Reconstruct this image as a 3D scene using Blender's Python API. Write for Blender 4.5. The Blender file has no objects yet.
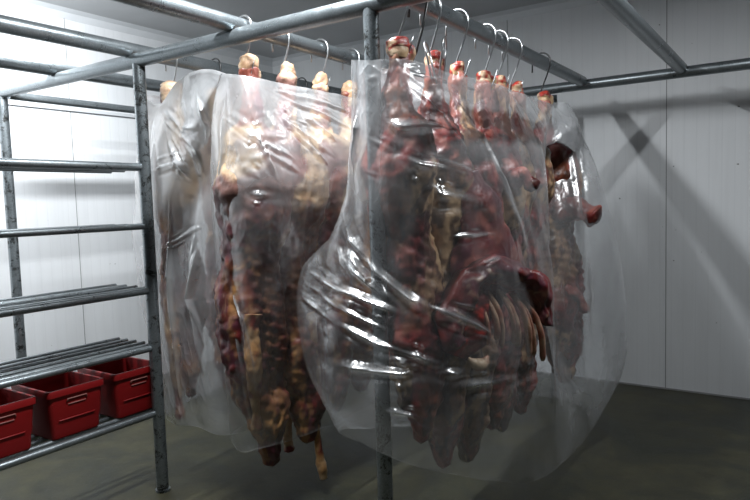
import bpy, bmesh, math, random
import numpy as np
from mathutils import Vector, Matrix, noise

# ------------------------------------------------------------------ camera, world, lights, exposure
sc = bpy.context.scene
COL = sc.collection
cam_d = bpy.data.cameras.new('camera')
cam = bpy.data.objects.new('camera', cam_d)
COL.objects.link(cam)
sc.camera = cam
cam_d.sensor_width = 36
cam_d.lens = 634.4477 / 750 * 36
cam_d.clip_start = .05
_r = Vector((0.82874372, 0.55878954, -0.0306283))
_u = Vector((-0.01655859, 0.07919033, 0.99672198))
_w = Vector((-0.55938328, 0.82551992, -0.07488126))
M = Matrix((_r, _u, -_w)).transposed().to_4x4()
M.translation = Vector((0, 0, 1.5))
cam.matrix_world = M

wd = bpy.data.worlds.new('world')
sc.world = wd
wd.use_nodes = True
wd.node_tree.nodes['Background'].inputs[0].default_value = (.02, .022, .025, 1)
wd.node_tree.nodes['Background'].inputs[1].default_value = 1.0

def tube_lamp(name, loc, length, watts, tilt=0, color=(.93, .97, 1.0), width=.1, spread=180):
    d = bpy.data.lights.new(name, 'AREA')
    d.shape = 'RECTANGLE'
    d.size = width
    d.size_y = length
    d.energy = watts
    d.color = color
    d.spread = math.radians(spread)
    o = bpy.data.objects.new(name, d)
    o.location = loc
    o.rotation_euler = (0, math.radians(tilt), 0)
    COL.objects.link(o)
    return o
# ceiling tube lamps of the cold room, running along the rails
tube_lamp('ceiling_tube_lamp', (-3.45, 1.55, 2.80), 1.2, 112, 56, width=.05)
tube_lamp('ceiling_tube_lamp', (-1.74, 1.75, 2.93), 1.2, 94, width=.05)
tube_lamp('ceiling_tube_lamp', (-.12, 2.6, 2.93), 1.2, 36, width=.05)

sc.view_settings.view_transform = 'Standard'
sc.view_settings.look = 'None'
sc.view_settings.exposure = 0.0
sc.view_settings.gamma = 1
sc.view_settings.use_curve_mapping = False
sc.cycles.transparent_max_bounces = 24
sc.cycles.max_bounces = 8
sc.cycles.caustics_reflective = False
sc.cycles.caustics_refractive = False

# ------------------------------------------------------------------ helpers
def tag(o, label=None, cat=None, group=None, kind=None):
    if label: o['label'] = label
    if cat: o['category'] = cat
    if group: o['group'] = group
    if kind: o['kind'] = kind
    return o
def empty(name, loc, label, cat, group=None):
    o = bpy.data.objects.new(name, None)
    o.location = loc
    o.empty_display_size = .05
    COL.objects.link(o)
    return tag(o, label, cat, group)
def link(name, me, mat, parent=None, smooth=True, autosmooth=False):
    o = bpy.data.objects.new(name, me)
    if mat: me.materials.append(mat)
    if smooth:
        me.polygons.foreach_set('use_smooth', [True] * len(me.polygons))
    COL.objects.link(o)
    if parent:
        o.parent = parent
    return o
def from_bm(name, bm, mat, parent=None, smooth=True, sharp=None):
    me = bpy.data.meshes.new(name)
    bmesh.ops.recalc_face_normals(bm, faces=bm.faces)
    if sharp is not None:
        for e in bm.edges:
            if len(e.link_faces) == 2 and e.calc_face_angle(0) > math.radians(sharp):
                e.smooth = False
    bm.to_mesh(me)
    bm.free()
    return link(name, me, mat, parent, smooth)
def add_box(bm, lo, hi, bevel=0):
    r = bmesh.ops.create_cube(bm, size=1)
    vs = r['verts']
    for v in vs:
        v.co = Vector([lo[i] + (v.co[i] + .5) * (hi[i] - lo[i]) for i in range(3)])
    if bevel:
        es = list({e for v in vs for e in v.link_edges})
        bmesh.ops.bevel(bm, geom=es, offset=bevel, segments=2, profile=.5, affect='EDGES')
def add_tube(bm, pts, rad, seg=16, caps=True, squash=1.0):
    """tube along a polyline, parallel-transported frame; rad is a number or one per point"""
    pts = [Vector(p) for p in pts]
    n = len(pts)
    rr = rad if hasattr(rad, '__len__') else [rad] * n
    t0 = (pts[1] - pts[0]).normalized()
    a = Vector((0, 0, 1)) if abs(t0.z) < .9 else Vector((1, 0, 0))
    nrm = (a - t0 * a.dot(t0)).normalized()
    rings = []
    for i in range(n):
        t = ((pts[min(i + 1, n - 1)] - pts[i]).normalized() + (pts[i] - pts[max(i - 1, 0)]).normalized())
        t.normalize()
        nrm = (nrm - t * nrm.dot(t)).normalized()
        b = t.cross(nrm)
        rings.append([bm.verts.new(pts[i] + (nrm * math.cos(2 * math.pi * k / seg) + b * squash * math.sin(2 * math.pi * k / seg)) * rr[i]) for k in range(seg)])
    for i in range(n - 1):
        for k in range(seg):
            bm.faces.new((rings[i][k], rings[i][(k + 1) % seg], rings[i + 1][(k + 1) % seg], rings[i + 1][k]))
    if caps:
        bm.faces.new(rings[0][::-1])
        bm.faces.new(rings[-1])
def pipe(name, a, b, rad, mat, parent, seg=28):
    bm = bmesh.new()
    add_tube(bm, [a, b], rad, seg)
    o = from_bm(name, bm, mat, parent, sharp=40)
    return o
def nz(p, s=1.0, off=0.0):
    return noise.noise(Vector((p[0] * s + off, p[1] * s + off * .7, p[2] * s - off * .3)))
def fbm(p, s, off=0.0, octv=3):
    v = 0; a = .5; t = 0
    for k in range(octv):
        v += a * nz(p, s * 2 ** k, off + 11.3 * k); t += a; a *= .5
    return v / t

# ------------------------------------------------------------------ materials
def new_mat(name):
    m = bpy.data.materials.new(name)
    m.use_nodes = True
    nt = m.node_tree
    nt.nodes.clear()
    out = nt.nodes.new('ShaderNodeOutputMaterial')
    return m, nt, out
def N(nt, typ, **kw):
    n = nt.nodes.new(typ)
    for k, v in kw.items():
        if k.startswith('i_'):
            key = k[2:]
            n.inputs[int(key) if key.isdigit() else key].default_value = v
        else:
            setattr(n, k, v)
    return n
def ramp(nt, fac, stops):
    r = nt.nodes.new('ShaderNodeValToRGB')
    while len(r.color_ramp.elements) < len(stops): r.color_ramp.elements.new(.5)
    for e, (p, c) in zip(r.color_ramp.elements, stops):
        e.position = p
        e.color = (*c, 1) if len(c) == 3 else c
    nt.links.new(fac, r.inputs[0])
    return r.outputs[0]
def coords(nt, scale=(1, 1, 1)):
    tc = N(nt, 'ShaderNodeTexCoord')
    mp = N(nt, 'ShaderNodeMapping')
    mp.inputs['Scale'].default_value = scale
    nt.links.new(tc.outputs['Object'], mp.inputs[0])
    return mp.outputs[0]
def noise_tex(nt, vec, scale, detail=4, rough=.55, dist=0):
    n = N(nt, 'ShaderNodeTexNoise')
    n.inputs['Scale'].default_value = scale
    n.inputs['Detail'].default_value = detail
    n.inputs['Roughness'].default_value = rough
    n.inputs['Distortion'].default_value = dist
    nt.links.new(vec, n.inputs['Vector'])
    return n.outputs['Fac']
def mixc(nt, fac, a, b, mode='MIX'):
    m = N(nt, 'ShaderNodeMix', data_type='RGBA', blend_type=mode)
    L = nt.links
    for s, v in ((m.inputs[0], fac), (m.inputs[6], a), (m.inputs[7], b)):
        if isinstance(v, bpy.types.NodeSocket): L.new(v, s)
        elif isinstance(v, (int, float)): s.default_value = v
        else: s.default_value = (*v, 1)
    return m.outputs[2]
def bump(nt, h, strength, dist=.01, normal=None):
    b = N(nt, 'ShaderNodeBump')
    b.inputs['Strength'].default_value = strength
    b.inputs['Distance'].default_value = dist
    nt.links.new(h, b.inputs['Height'])
    if normal: nt.links.new(normal, b.inputs['Normal'])
    return b.outputs[0]
def principled(nt, out, color, rough=.5, metal=0.0, normal=None, spec=.5, coat=0):
    p = N(nt, 'ShaderNodeBsdfPrincipled')
    for s, v in (('Base Color', color), ('Roughness', rough), ('Metallic', metal)):
        if isinstance(v, bpy.types.NodeSocket): nt.links.new(v, p.inputs[s])
        elif isinstance(v, (int, float)): p.inputs[s].default_value = v
        else: p.inputs[s].default_value = (*v, 1)
    p.inputs['Specular IOR Level'].default_value = spec
    p.inputs['Coat Weight'].default_value = coat
    p.inputs['Coat Roughness'].default_value = .15
    if normal: nt.links.new(normal, p.inputs['Normal'])
    nt.links.new(p.outputs[0], out.inputs[0])
    return p

def mat_panel(axis):
    """white sandwich panel with faint vertical ribs; axis = index of the horizontal axis"""
    m, nt, out = new_mat('white_wall_panel')
    tc = N(nt, 'ShaderNodeTexCoord')
    sep = N(nt, 'ShaderNodeSeparateXYZ')
    nt.links.new(tc.outputs['Object'], sep.inputs[0])
    h = sep.outputs[axis]
    mul = N(nt, 'ShaderNodeMath', operation='MULTIPLY', i_1=1 / .082); nt.links.new(h, mul.inputs[0])
    fr = N(nt, 'ShaderNodeMath', operation='FRACT'); nt.links.new(mul.outputs[0], fr.inputs[0])
    rib = ramp(nt, fr.outputs[0], [(0, (0, 0, 0)), (.04, (1, 1, 1)), (.92, (1, 1, 1)), (1, (0, 0, 0))])
    v = coords(nt, (1, 1, .35))
    n1 = noise_tex(nt, v, 1.6, 5)
    v2 = coords(nt, (9, 9, .5))
    n2 = noise_tex(nt, v2, 2.0, 3)
    c = mixc(nt, n1, (.70, .72, .74), (.80, .81, .82))
    c = mixc(nt, ramp(nt, n2, [(.45, (0, 0, 0)), (.8, (.25, .25, .25))]), c, (.60, .61, .62))
    c = mixc(nt, rib, (.71, .725, .74), c)
    sp = noise_tex(nt, coords(nt), 28, 1)
    c = mixc(nt, ramp(nt, sp, [(.80, (0, 0, 0)), (.83, (.8, .8, .8))]), c, (.10, .09, .08))
    nb = bump(nt, rib, .18, .004)
    principled(nt, out, c, .42, 0, nb, .4)
    return m
def mat_plain(name, col, rough=.5, metal=0, var=.12, scale=8, coat=0, bmp=0):
    m, nt, out = new_mat(name)
    v = coords(nt)
    n = noise_tex(nt, v, scale, 5)
    d = tuple(c * (1 - var) for c in col); e = tuple(min(1, c * (1 + var)) for c in col)
    nb = bump(nt, n, bmp, .004) if bmp else None
    principled(nt, out, mixc(nt, n, d, e), rough, metal, nb, .5, coat)
    return m
def mat_floor():
    m, nt, out = new_mat('stained_concrete')
    v = coords(nt)
    a = noise_tex(nt, v, 1.7, 8, .68, .8)
    b = noise_tex(nt, v, 7, 6, .65)
    s = noise_tex(nt, v, 90, 2)
    c = mixc(nt, ramp(nt, a, [(.40, (0, 0, 0)), (.60, (1, 1, 1))]), (.026, .029, .017), (.078, .073, .040))
    c = mixc(nt, ramp(nt, b, [(.35, (.55, .55, .55)), (.7, (0, 0, 0))]), c, (.024, .024, .018))
    c = mixc(nt, ramp(nt, s, [(.55, (0, 0, 0)), (.75, (.35, .35, .35))]), c, (.10, .098, .075))
    r = ramp(nt, a, [(.3, (.35, .35, .35)), (.7, (.6, .6, .6))])
    principled(nt, out, c, r, 0, bump(nt, b, .25, .01), .35)
    return m
def mat_zinc(name, dark=.5, chips=.0):
    """dull galvanised pipe with dark scuffed patches"""
    m, nt, out = new_mat(name)
    v = coords(nt, (1, 1, 1))
    a = noise_tex(nt, v, 9, 6, .7, .4)
    b = noise_tex(nt, v, 17, 8, .8, .5)
    f = noise_tex(nt, v, 140, 2)
    c = mixc(nt, a, (.13, .15, .16), (.27, .30, .315))
    c = mixc(nt, ramp(nt, b, [(.65 - chips, (0, 0, 0)), (.70 - chips, (1, 1, 1))]), c, (.030, .030, .028))
    c = mixc(nt, ramp(nt, f, [(.5, (0, 0, 0)), (.8, (.4, .4, .4))]), c, (.45, .47, .48))
    ro = ramp(nt, a, [(.3, (.24, .24, .24)), (.7, (.40, .40, .40))])
    principled(nt, out, c, ro, .72, bump(nt, b, .2, .003), .5)
    return m
def mat_meat(name='raw_meat', rough=.36):
    m, nt, out = new_mat(name)
    at = N(nt, 'ShaderNodeAttribute', attribute_name='tissue')
    v = coords(nt, (1, 1, .6))
    a = noise_tex(nt, v, 38, 5, .7, .8)
    b = noise_tex(nt, v, 11, 4, .6, 1.0)
    c = mixc(nt, ramp(nt, a, [(.35, (0, 0, 0)), (.65, (1, 1, 1))]), mixc(nt, .32, at.outputs['Color'], (.05, .006, .008)), at.outputs['Color'])
    c = mixc(nt, ramp(nt, b, [(.60, (0, 0, 0)), (.70, (.5, .5, .5))]), c, mixc(nt, .42, at.outputs['Color'], (.62, .42, .26)))
    nb = bump(nt, a, .55, .006, bump(nt, b, .4, .012))
    principled(nt, out, c, rough, 0, nb, .5, .15)
    return m
def mat_plastic(name, haze_lo, haze_hi, seed=0.0, gloss=.085):
    """thin milky polythene film"""
    m, nt, out = new_mat(name)
    L = nt.links
    tc = N(nt, 'ShaderNodeTexCoord')
    mp = N(nt, 'ShaderNodeMapping')
    mp.inputs['Location'].default_value = (seed, seed * .5, 0)
    L.new(tc.outputs['Object'], mp.inputs[0])
    v = mp.outputs[0]
    a = noise_tex(nt, v, 3.2, 5, .6, 1.2)
    vo = N(nt, 'ShaderNodeTexNoise', noise_type='RIDGED_MULTIFRACTAL')
    vo.inputs['Scale'].default_value = 9
    vo.inputs['Detail'].default_value = 3
    vo.inputs['Distortion'].default_value = .6
    L.new(v, vo.inputs['Vector'])
    fine = noise_tex(nt, v, 55, 3, .6, 1.0)
    b1 = bump(nt, vo.outputs['Fac'], .10, .01)
    nb = bump(nt, fine, .10, .003, b1)
    haze = N(nt, 'ShaderNodeMapRange')
    haze.inputs['From Min'].default_value = .3; haze.inputs['From Max'].default_value = .7
    haze.inputs['To Min'].default_value = haze_lo; haze.inputs['To Max'].default_value = haze_hi
    L.new(a, haze.inputs[0])
    at = N(nt, 'ShaderNodeAttribute', attribute_name='milky')  # film's own haze plus highlight streaks painted along the creases
    hz = N(nt, 'ShaderNodeMath', operation='ADD', use_clamp=True)
    L.new(haze.outputs[0], hz.inputs[0]); L.new(at.outputs['Fac'], hz.inputs[1])
    tr = N(nt, 'ShaderNodeBsdfTransparent'); tr.inputs[0].default_value = (.97, .975, .98, 1)
    df = N(nt, 'ShaderNodeBsdfDiffuse'); df.inputs[0].default_value = (.86, .88, .90, 1)
    tl = N(nt, 'ShaderNodeBsdfTranslucent'); tl.inputs[0].default_value = (.86, .88, .90, 1)
    gl = N(nt, 'ShaderNodeBsdfGlossy'); gl.inputs['Roughness'].default_value = .24; gl.inputs[0].default_value = (1, 1, 1, 1)
    for s in (df, tl, gl): L.new(nb, s.inputs['Normal'])
    m1 = N(nt, 'ShaderNodeMixShader'); m1.inputs[0].default_value = .45
    L.new(df.outputs[0], m1.inputs[1]); L.new(tl.outputs[0], m1.inputs[2])
    m2 = N(nt, 'ShaderNodeMixShader')
    L.new(hz.outputs[0], m2.inputs[0]); L.new(tr.outputs[0], m2.inputs[1]); L.new(m1.outputs[0], m2.inputs[2])
    lw = N(nt, 'ShaderNodeLayerWeight'); lw.inputs['Blend'].default_value = .5
    pw = N(nt, 'ShaderNodeMath', operation='POWER', i_1=4.0); L.new(lw.outputs['Facing'], pw.inputs[0])
    fm = N(nt, 'ShaderNodeMapRange')
    fm.inputs['To Min'].default_value = gloss; fm.inputs['To Max'].default_value = .55
    L.new(pw.outputs[0], fm.inputs[0])
    fo = N(nt, 'ShaderNodeAttribute', attribute_name='folds')
    ga = N(nt, 'ShaderNodeMath', operation='MULTIPLY_ADD', i_1=.85, use_clamp=True)
    L.new(fo.outputs['Fac'], ga.inputs[0]); L.new(fm.outputs[0], ga.inputs[2])
    fm = ga
    m3 = N(nt, 'ShaderNodeMixShader')
    L.new(fm.outputs[0], m3.inputs[0]); L.new(m2.outputs[0], m3.inputs[1]); L.new(gl.outputs[0], m3.inputs[2])
    L.new(m3.outputs[0], out.inputs[0])
    return m

M_WALL_X = mat_panel(0)
M_WALL_Y = mat_panel(1)
M_CEIL = mat_plain('grey_ceiling_panel', (.40, .41, .42), .55, 0, .1, 3)
M_SEAM = mat_plain('dark_joint', (.27, .27, .27), .7)
M_TRIM = mat_plain('white_trim', (.62, .64, .66), .5, 0, .08)
M_FLOOR = mat_floor()
M_PIPE = mat_zinc('galvanised_pipe')
M_POST = mat_zinc('scuffed_post', chips=.13)
M_WELD = mat_plain('dark_weld', (.03, .03, .03), .6, .3, .4, 60)
M_HOOK = mat_plain('stainless_hook', (.55, .56, .57), .28, .95, .15, 30)
M_HOOK_DARK = mat_plain('tarnished_hook', (.07, .07, .07), .4, .8, .3, 30)
M_RED = mat_plain('red_crate_plastic', (.20, .002, .003), .5, 0, .2, 6, 0)
M_RED_WORN = mat_plain('worn_crate_grip', (.22, .08, .07), .6, 0, .3, 90)
M_MEAT = mat_meat()

# ------------------------------------------------------------------ the cold room
XL, XR, YB, YF, H = -4.78, 2.4, 5.19, -2.2, 3.06
def slab(name, lo, hi, mat):
    bm = bmesh.new()
    add_box(bm, lo, hi)
    return tag(from_bm(name, bm, mat, smooth=False), kind='structure')
T = .1
slab('floor', (XL - T, YF - T, -T), (XR + T, YB + T, 0), M_FLOOR)
slab('ceiling', (XL - T, YF - T, H), (XR + T, YB + T, H + T), M_CEIL)
slab('wall_left', (XL - T, YF - T, 0), (XL, YB + T, H), M_WALL_Y)
slab('wall_back', (XL, YB, 0), (XR, YB + T, H), M_WALL_X)
# panel joints (thin raised sealant lines)
k = 1
for x in (-4.58, -3.34, -2.10, -.86, .38, 1.62):
    slab('trim_%d' % k, (x - .0025, YB - .003, 0), (x + .0025, YB, H), M_SEAM); k += 1
for y in (-.9, .35, 1.6, 2.855, 4.1):
    slab('trim_%d' % k, (XL, y - .002, 0), (XL + .003, y + .002, H), M_SEAM); k += 1
# coving between wall and ceiling, conduit strip along the left wall, sealant at floor
def cove(name, pts, mat):
    bm = bmesh.new()
    vs = [[bm.verts.new(p) for p in ring] for ring in pts]
    n = len(vs[0])
    for i in range(n):
        bm.faces.new((vs[0][i], vs[0][(i + 1) % n], vs[1][(i + 1) % n], vs[1][i]))
    bm.faces.new(vs[0][::-1]); bm.faces.new(vs[1])
    return tag(from_bm(name, bm, mat, smooth=False), kind='structure')
c = .07
cove('trim_%d' % k, [[(XL, y, H), (XL + c, y, H), (XL + .02, y, H - .02), (XL, y, H - c)] for y in (YF, YB)], M_TRIM); k += 1
cove('trim_%d' % k, [[(x, YB, H), (x, YB - c, H), (x, YB - .02, H - .02), (x, YB, H - c)] for x in (XL, XR)], M_TRIM); k += 1
slab('trim_%d' % k, (XL, YF, 2.285), (XL + .025, YB, 2.31), M_TRIM); k += 1
slab('baseboard_back', (XL, YB - .006, 0), (XR, YB, .012), M_SEAM)
slab('baseboard_left', (XL, YF, 0), (XL + .006, YB, .012), M_SEAM)

# ------------------------------------------------------------------ the pipe rack
rack = empty('steel_rack', (-2.1, 2.065, 0), 'galvanised steel pipe rack with overhead hanging rails and shelves on the left', 'rack')
RO = Vector((-2.1, 2.065, 0))
def rp(name, a, b, rad, mat=M_PIPE, par=None):
    o = pipe(name, Vector(a) - RO, Vector(b) - RO, rad, mat, par or rack)
    return o
def post(x, y, z=2.24, r=.031):
    o = rp('post', (x, y, .012), (x, y, z), r, M_POST)
    bm = bmesh.new()
    add_tube(bm, [Vector((x, y, .0)) - RO, Vector((x, y, .012)) - RO], r * 1.25, 24)
    from_bm('foot_plate', bm, M_POST, o, sharp=40)
YP = 2.065
for x, y in ((-2.815, YP), (-1.385, YP), (-4.20, YP), (-1.54, 4.66), (-4.20, 4.66), (.62, 4.66)): post(x, y)
ZC, ZR = 2.250, 2.312
rp('crossbar', (-4.30, YP, 2.262), (1.2, YP, 2.245), .036)
rp('crossbar', (-4.30, 4.66, 2.29), (1.2, 4.66, 2.29), .036)
RAILS = [(-.68, .6), (-1.325, .6), (-2.13, -.2), (-2.865, -.2), (-3.56, -.2)]
for x, y0 in RAILS:
    o = rp('hanging_rail', (x, y0, ZR), (x, 4.64, ZR), .038)
    bm = bmesh.new()
    add_tube(bm, [Vector((x - .036, YP, 2.284)) - RO, Vector((x + .036, YP, 2.284)) - RO], [.022, .024], 14)
    from_bm('weld', bm, M_WELD, o, sharp=40)
rp('hanging_rail', (-4.12, YP, 2.235), (-4.12, 4.64, 2.235), .026)
# shelves of parallel pipes towards the camera
Y0S, Y1S = .35, 2.05
for z, n, r, depth in ((1.717, 4, .014, .36), (1.413, 4, .012, .36), (1.078, 5, .013, .38), (.775, 6, .012, .38), (.427, 6, .013, .38)):
    s = rp('shelf', (-2.815, Y0S, z), (-2.815, Y1S, z), r * 1.35)
    for y in (Y0S + .03, 1.16 if z < 1 else .9):
        rp('bracket', (-2.815, y, z - .026), (-2.815 - depth, y, z - .026), .010, M_PIPE, s)
    for i in range(1, n):
        x = -2.815 - depth * i / (n - 1)
        rp('shelf_pipe', (x, Y0S, z), (x, Y1S + .06, z), r, M_PIPE, s)
for x, y in ((-2.815, Y0S), (-3.20, Y0S)):
    rp('post', (x, y, 0), (x, y, 2.28), .028, M_POST)

# ------------------------------------------------------------------ red crates on the lowest shelf
def crate_meshes():
    W, D, Hh = .285, .34, .235      # along y, along x, height
    th = .006
    def ring(s, z, e=0): # taper s
        a, b = D / 2 * s + e, W / 2 * s + e
        r = .02; pts = []
        for cx, cy, a0 in ((a - r, b - r, 0), (-a + r, b - r, 90), (-a + r, -b + r, 180), (a - r, -b + r, 270)):
            for q in range(4):
                t = math.radians(a0 + q * 30)
                pts.append((cx + r * math.cos(t), cy + r * math.sin(t), z))
        return pts
    prof = [(.84, 0, 0), (.86, .012, 0), (.872, .06, 0), (.905, .085, 0), (.95, .20, 0), (.955, .203, .008), (.965, .228, .008), (.965, Hh, .006), (.965, Hh, -th)]
    inner = [(.945, .2, -th), (.895, .085, -th), (.862, .02, -th), (.84, .012, -th)]
    bm = bmesh.new()
    rings = [[bm.verts.new(p) for p in ring(s, z, e)] for s, z, e in prof + inner]
    n = len(rings[0])
    for i in range(len(rings) - 1):
        for q in range(n):
            bm.faces.new((rings[i][q], rings[i][(q + 1) % n], rings[i + 1][(q + 1) % n], rings[i + 1][q]))
    bm.faces.new(rings[0][::-1]); bm.faces.new(rings[-1])
    return bm, (W, D, Hh)
CR_LABEL = ['red plastic crate on the lowest shelf, nearest the left edge of the photo',
            'red plastic crate in the middle of three on the lowest shelf',
            'red plastic crate on the lowest shelf, right against the scuffed left post']
def make_crate(loc, label):
    root = empty('crate', loc, label, 'crate', 'red crates on the lowest shelf')
    bm, (W, D, Hh) = crate_meshes()
    from_bm('crate_body', bm, M_RED, root, sharp=35)
    for s in (1, -1):
        bm = bmesh.new()
        x = D / 2 * .93 * s
        pts = [(x + .0045 * s, -.05, .170), (x + .006 * s, -.046, .182), (x + .006 * s, .046, .182), (x + .0045 * s, .05, .170)]
        add_tube(bm, pts, .0035, 8)
        add_tube(bm, [(x + .002 * s, -.044, .156), (x + .002 * s, .044, .156)], .003, 8)
        tag(from_bm('handle', bm, M_RED_WORN, root), 'pale scuffed grip slot')
    for s in (1, -1):
        bm = bmesh.new()
        add_box(bm, (D / 2 * .905 * s - .004, -.09, .083), (D / 2 * .905 * s + .004, .09, .089), .002)
        from_bm('reinforcing_rib', bm, M_RED, root)
    return root
proto = make_crate((-3.015, 1.31, .442), CR_LABEL[0])
def copy_tree(o, parent=None):
    c = o.copy(); COL.objects.link(c); c.parent = parent
    for ch in list(o.children): copy_tree(ch, c)
    return c
for i, y in enumerate((1.645, 1.985)):
    c2 = copy_tree(proto); c2.location = (-3.015, y, .442); c2['label'] = CR_LABEL[i + 1]

# ------------------------------------------------------------------ meat
FAT = (.66, .45, .25); CREAM = (.74, .56, .38); TAN = (.52, .27, .10); MUSCLE = (.20, .022, .018)
DARK = (.055, .012, .010); PURPLE = (.13, .032, .050); BRIGHT = (.48, .035, .022); BROWN = (.17, .060, .020); PINK = (.50, .17, .13)
def lerp(a, b, t):
    t = max(0, min(1, t)); return tuple(x + (y - x) * t for x, y in zip(a, b))
def sstep(a, b, x):
    t = max(0, min(1, (x - a) / (b - a))); return t * t * (3 - 2 * t)
def interp(tab, t):
    for (a, va), (b, vb) in zip(tab, tab[1:]):
        if t <= b:
            f = (t - a) / (b - a); f = f * f * (3 - 2 * f)
            return [x + (y - x) * f for x, y in zip(va, vb)]
    return list(tab[-1][1])
def loft(name, parent, path, table, color, nseg=56, nring=90, bumpy=.012, seed=0, ribs=None, mat=None):
    """body of flesh: path(t)->Vector, table t->(a, b, turn); color(p, t, th)->rgb stored as the tissue's own colour"""
    bm = bmesh.new()
    lay = bm.verts.layers.float_color.new('tissue')
    rings = []
    for i in range(nring):
        t = i / (nring - 1)
        c0 = path(t); tn = (path(min(1, t + .01)) - path(max(0, t - .01))).normalized()
        ax = Vector((1, 0, 0)); ax = (ax - tn * ax.dot(tn)).normalized(); ay = tn.cross(ax)
        a, b, turn = interp(table, t)
        row = []
        for kx in range(nseg):
            th = 2 * math.pi * kx / nseg
            ca, sa = math.cos(th), math.sin(th)
            x, y = a * ca, b * sa
            r = 1.0
            if ribs: r *= ribs(t, th)
            ct, st = math.cos(turn), math.sin(turn)
            q = c0 + ax * ((x * ct - y * st) * r) + ay * ((x * st + y * ct) * r)
            big = fbm((q.x, q.y, q.z * .7), 7, seed * 3.1, 3)
            fin = fbm((q.x, q.y, q.z), 30, seed * 1.7, 2)
            d = (q - c0)
            s = d.length + 1e-6
            amp = min(bumpy, s * .4)
            q = q + d / s * (big * amp * 2.2 + fin * amp * .6)
            v = bm.verts.new(q)
            v[lay] = (*color(q, t, th), 1)
            row.append(v)
        rings.append(row)
    for i in range(nring - 1):
        for kx in range(nseg):
            bm.faces.new((rings[i][kx], rings[i][(kx + 1) % nseg], rings[i + 1][(kx + 1) % nseg], rings[i + 1][kx]))
    bm.faces.new(rings[0][::-1]); bm.faces.new(rings[-1])
    return from_bm(name, bm, mat or M_MEAT, parent)

def hook_mesh(bm, r=.0046, L=.19, side=1):
    pts = [(-.056, 0, -.058), (-.055, 0, -.02)]
    for q in range(11):
        t = math.pi - math.pi * q / 10
        pts.append((.054 * math.cos(t), 0, .052 * math.sin(t)))
    pts += [(.052, 0, -.03), (.030, .002, -.09), (-.015, .002, -L + .02)]
    for q in range(8):
        t = math.pi + math.pi * .95 * q / 7
        pts.append((.010 + .030 * math.cos(t), .002, -L - .012 + .030 * math.sin(t)))
    pts += [(.052, .004, -L + .02), (.060, .006, -L + .045)]
    rr = [r] * (len(pts) - 3) + [r * .85, r * .6, r * .15]
    add_tube(bm, pts, rr, 10)
def make_hook(loc, rz, label, group, mat=M_HOOK, r=.0046, L=.19):
    bm = bmesh.new(); hook_mesh(bm, r, L)
    o = from_bm('meat_hook', bm, mat)
    o.location = loc; o.rotation_euler = (0, 0, rz)
    return tag(o, label, 'meat hook', group)

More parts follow.
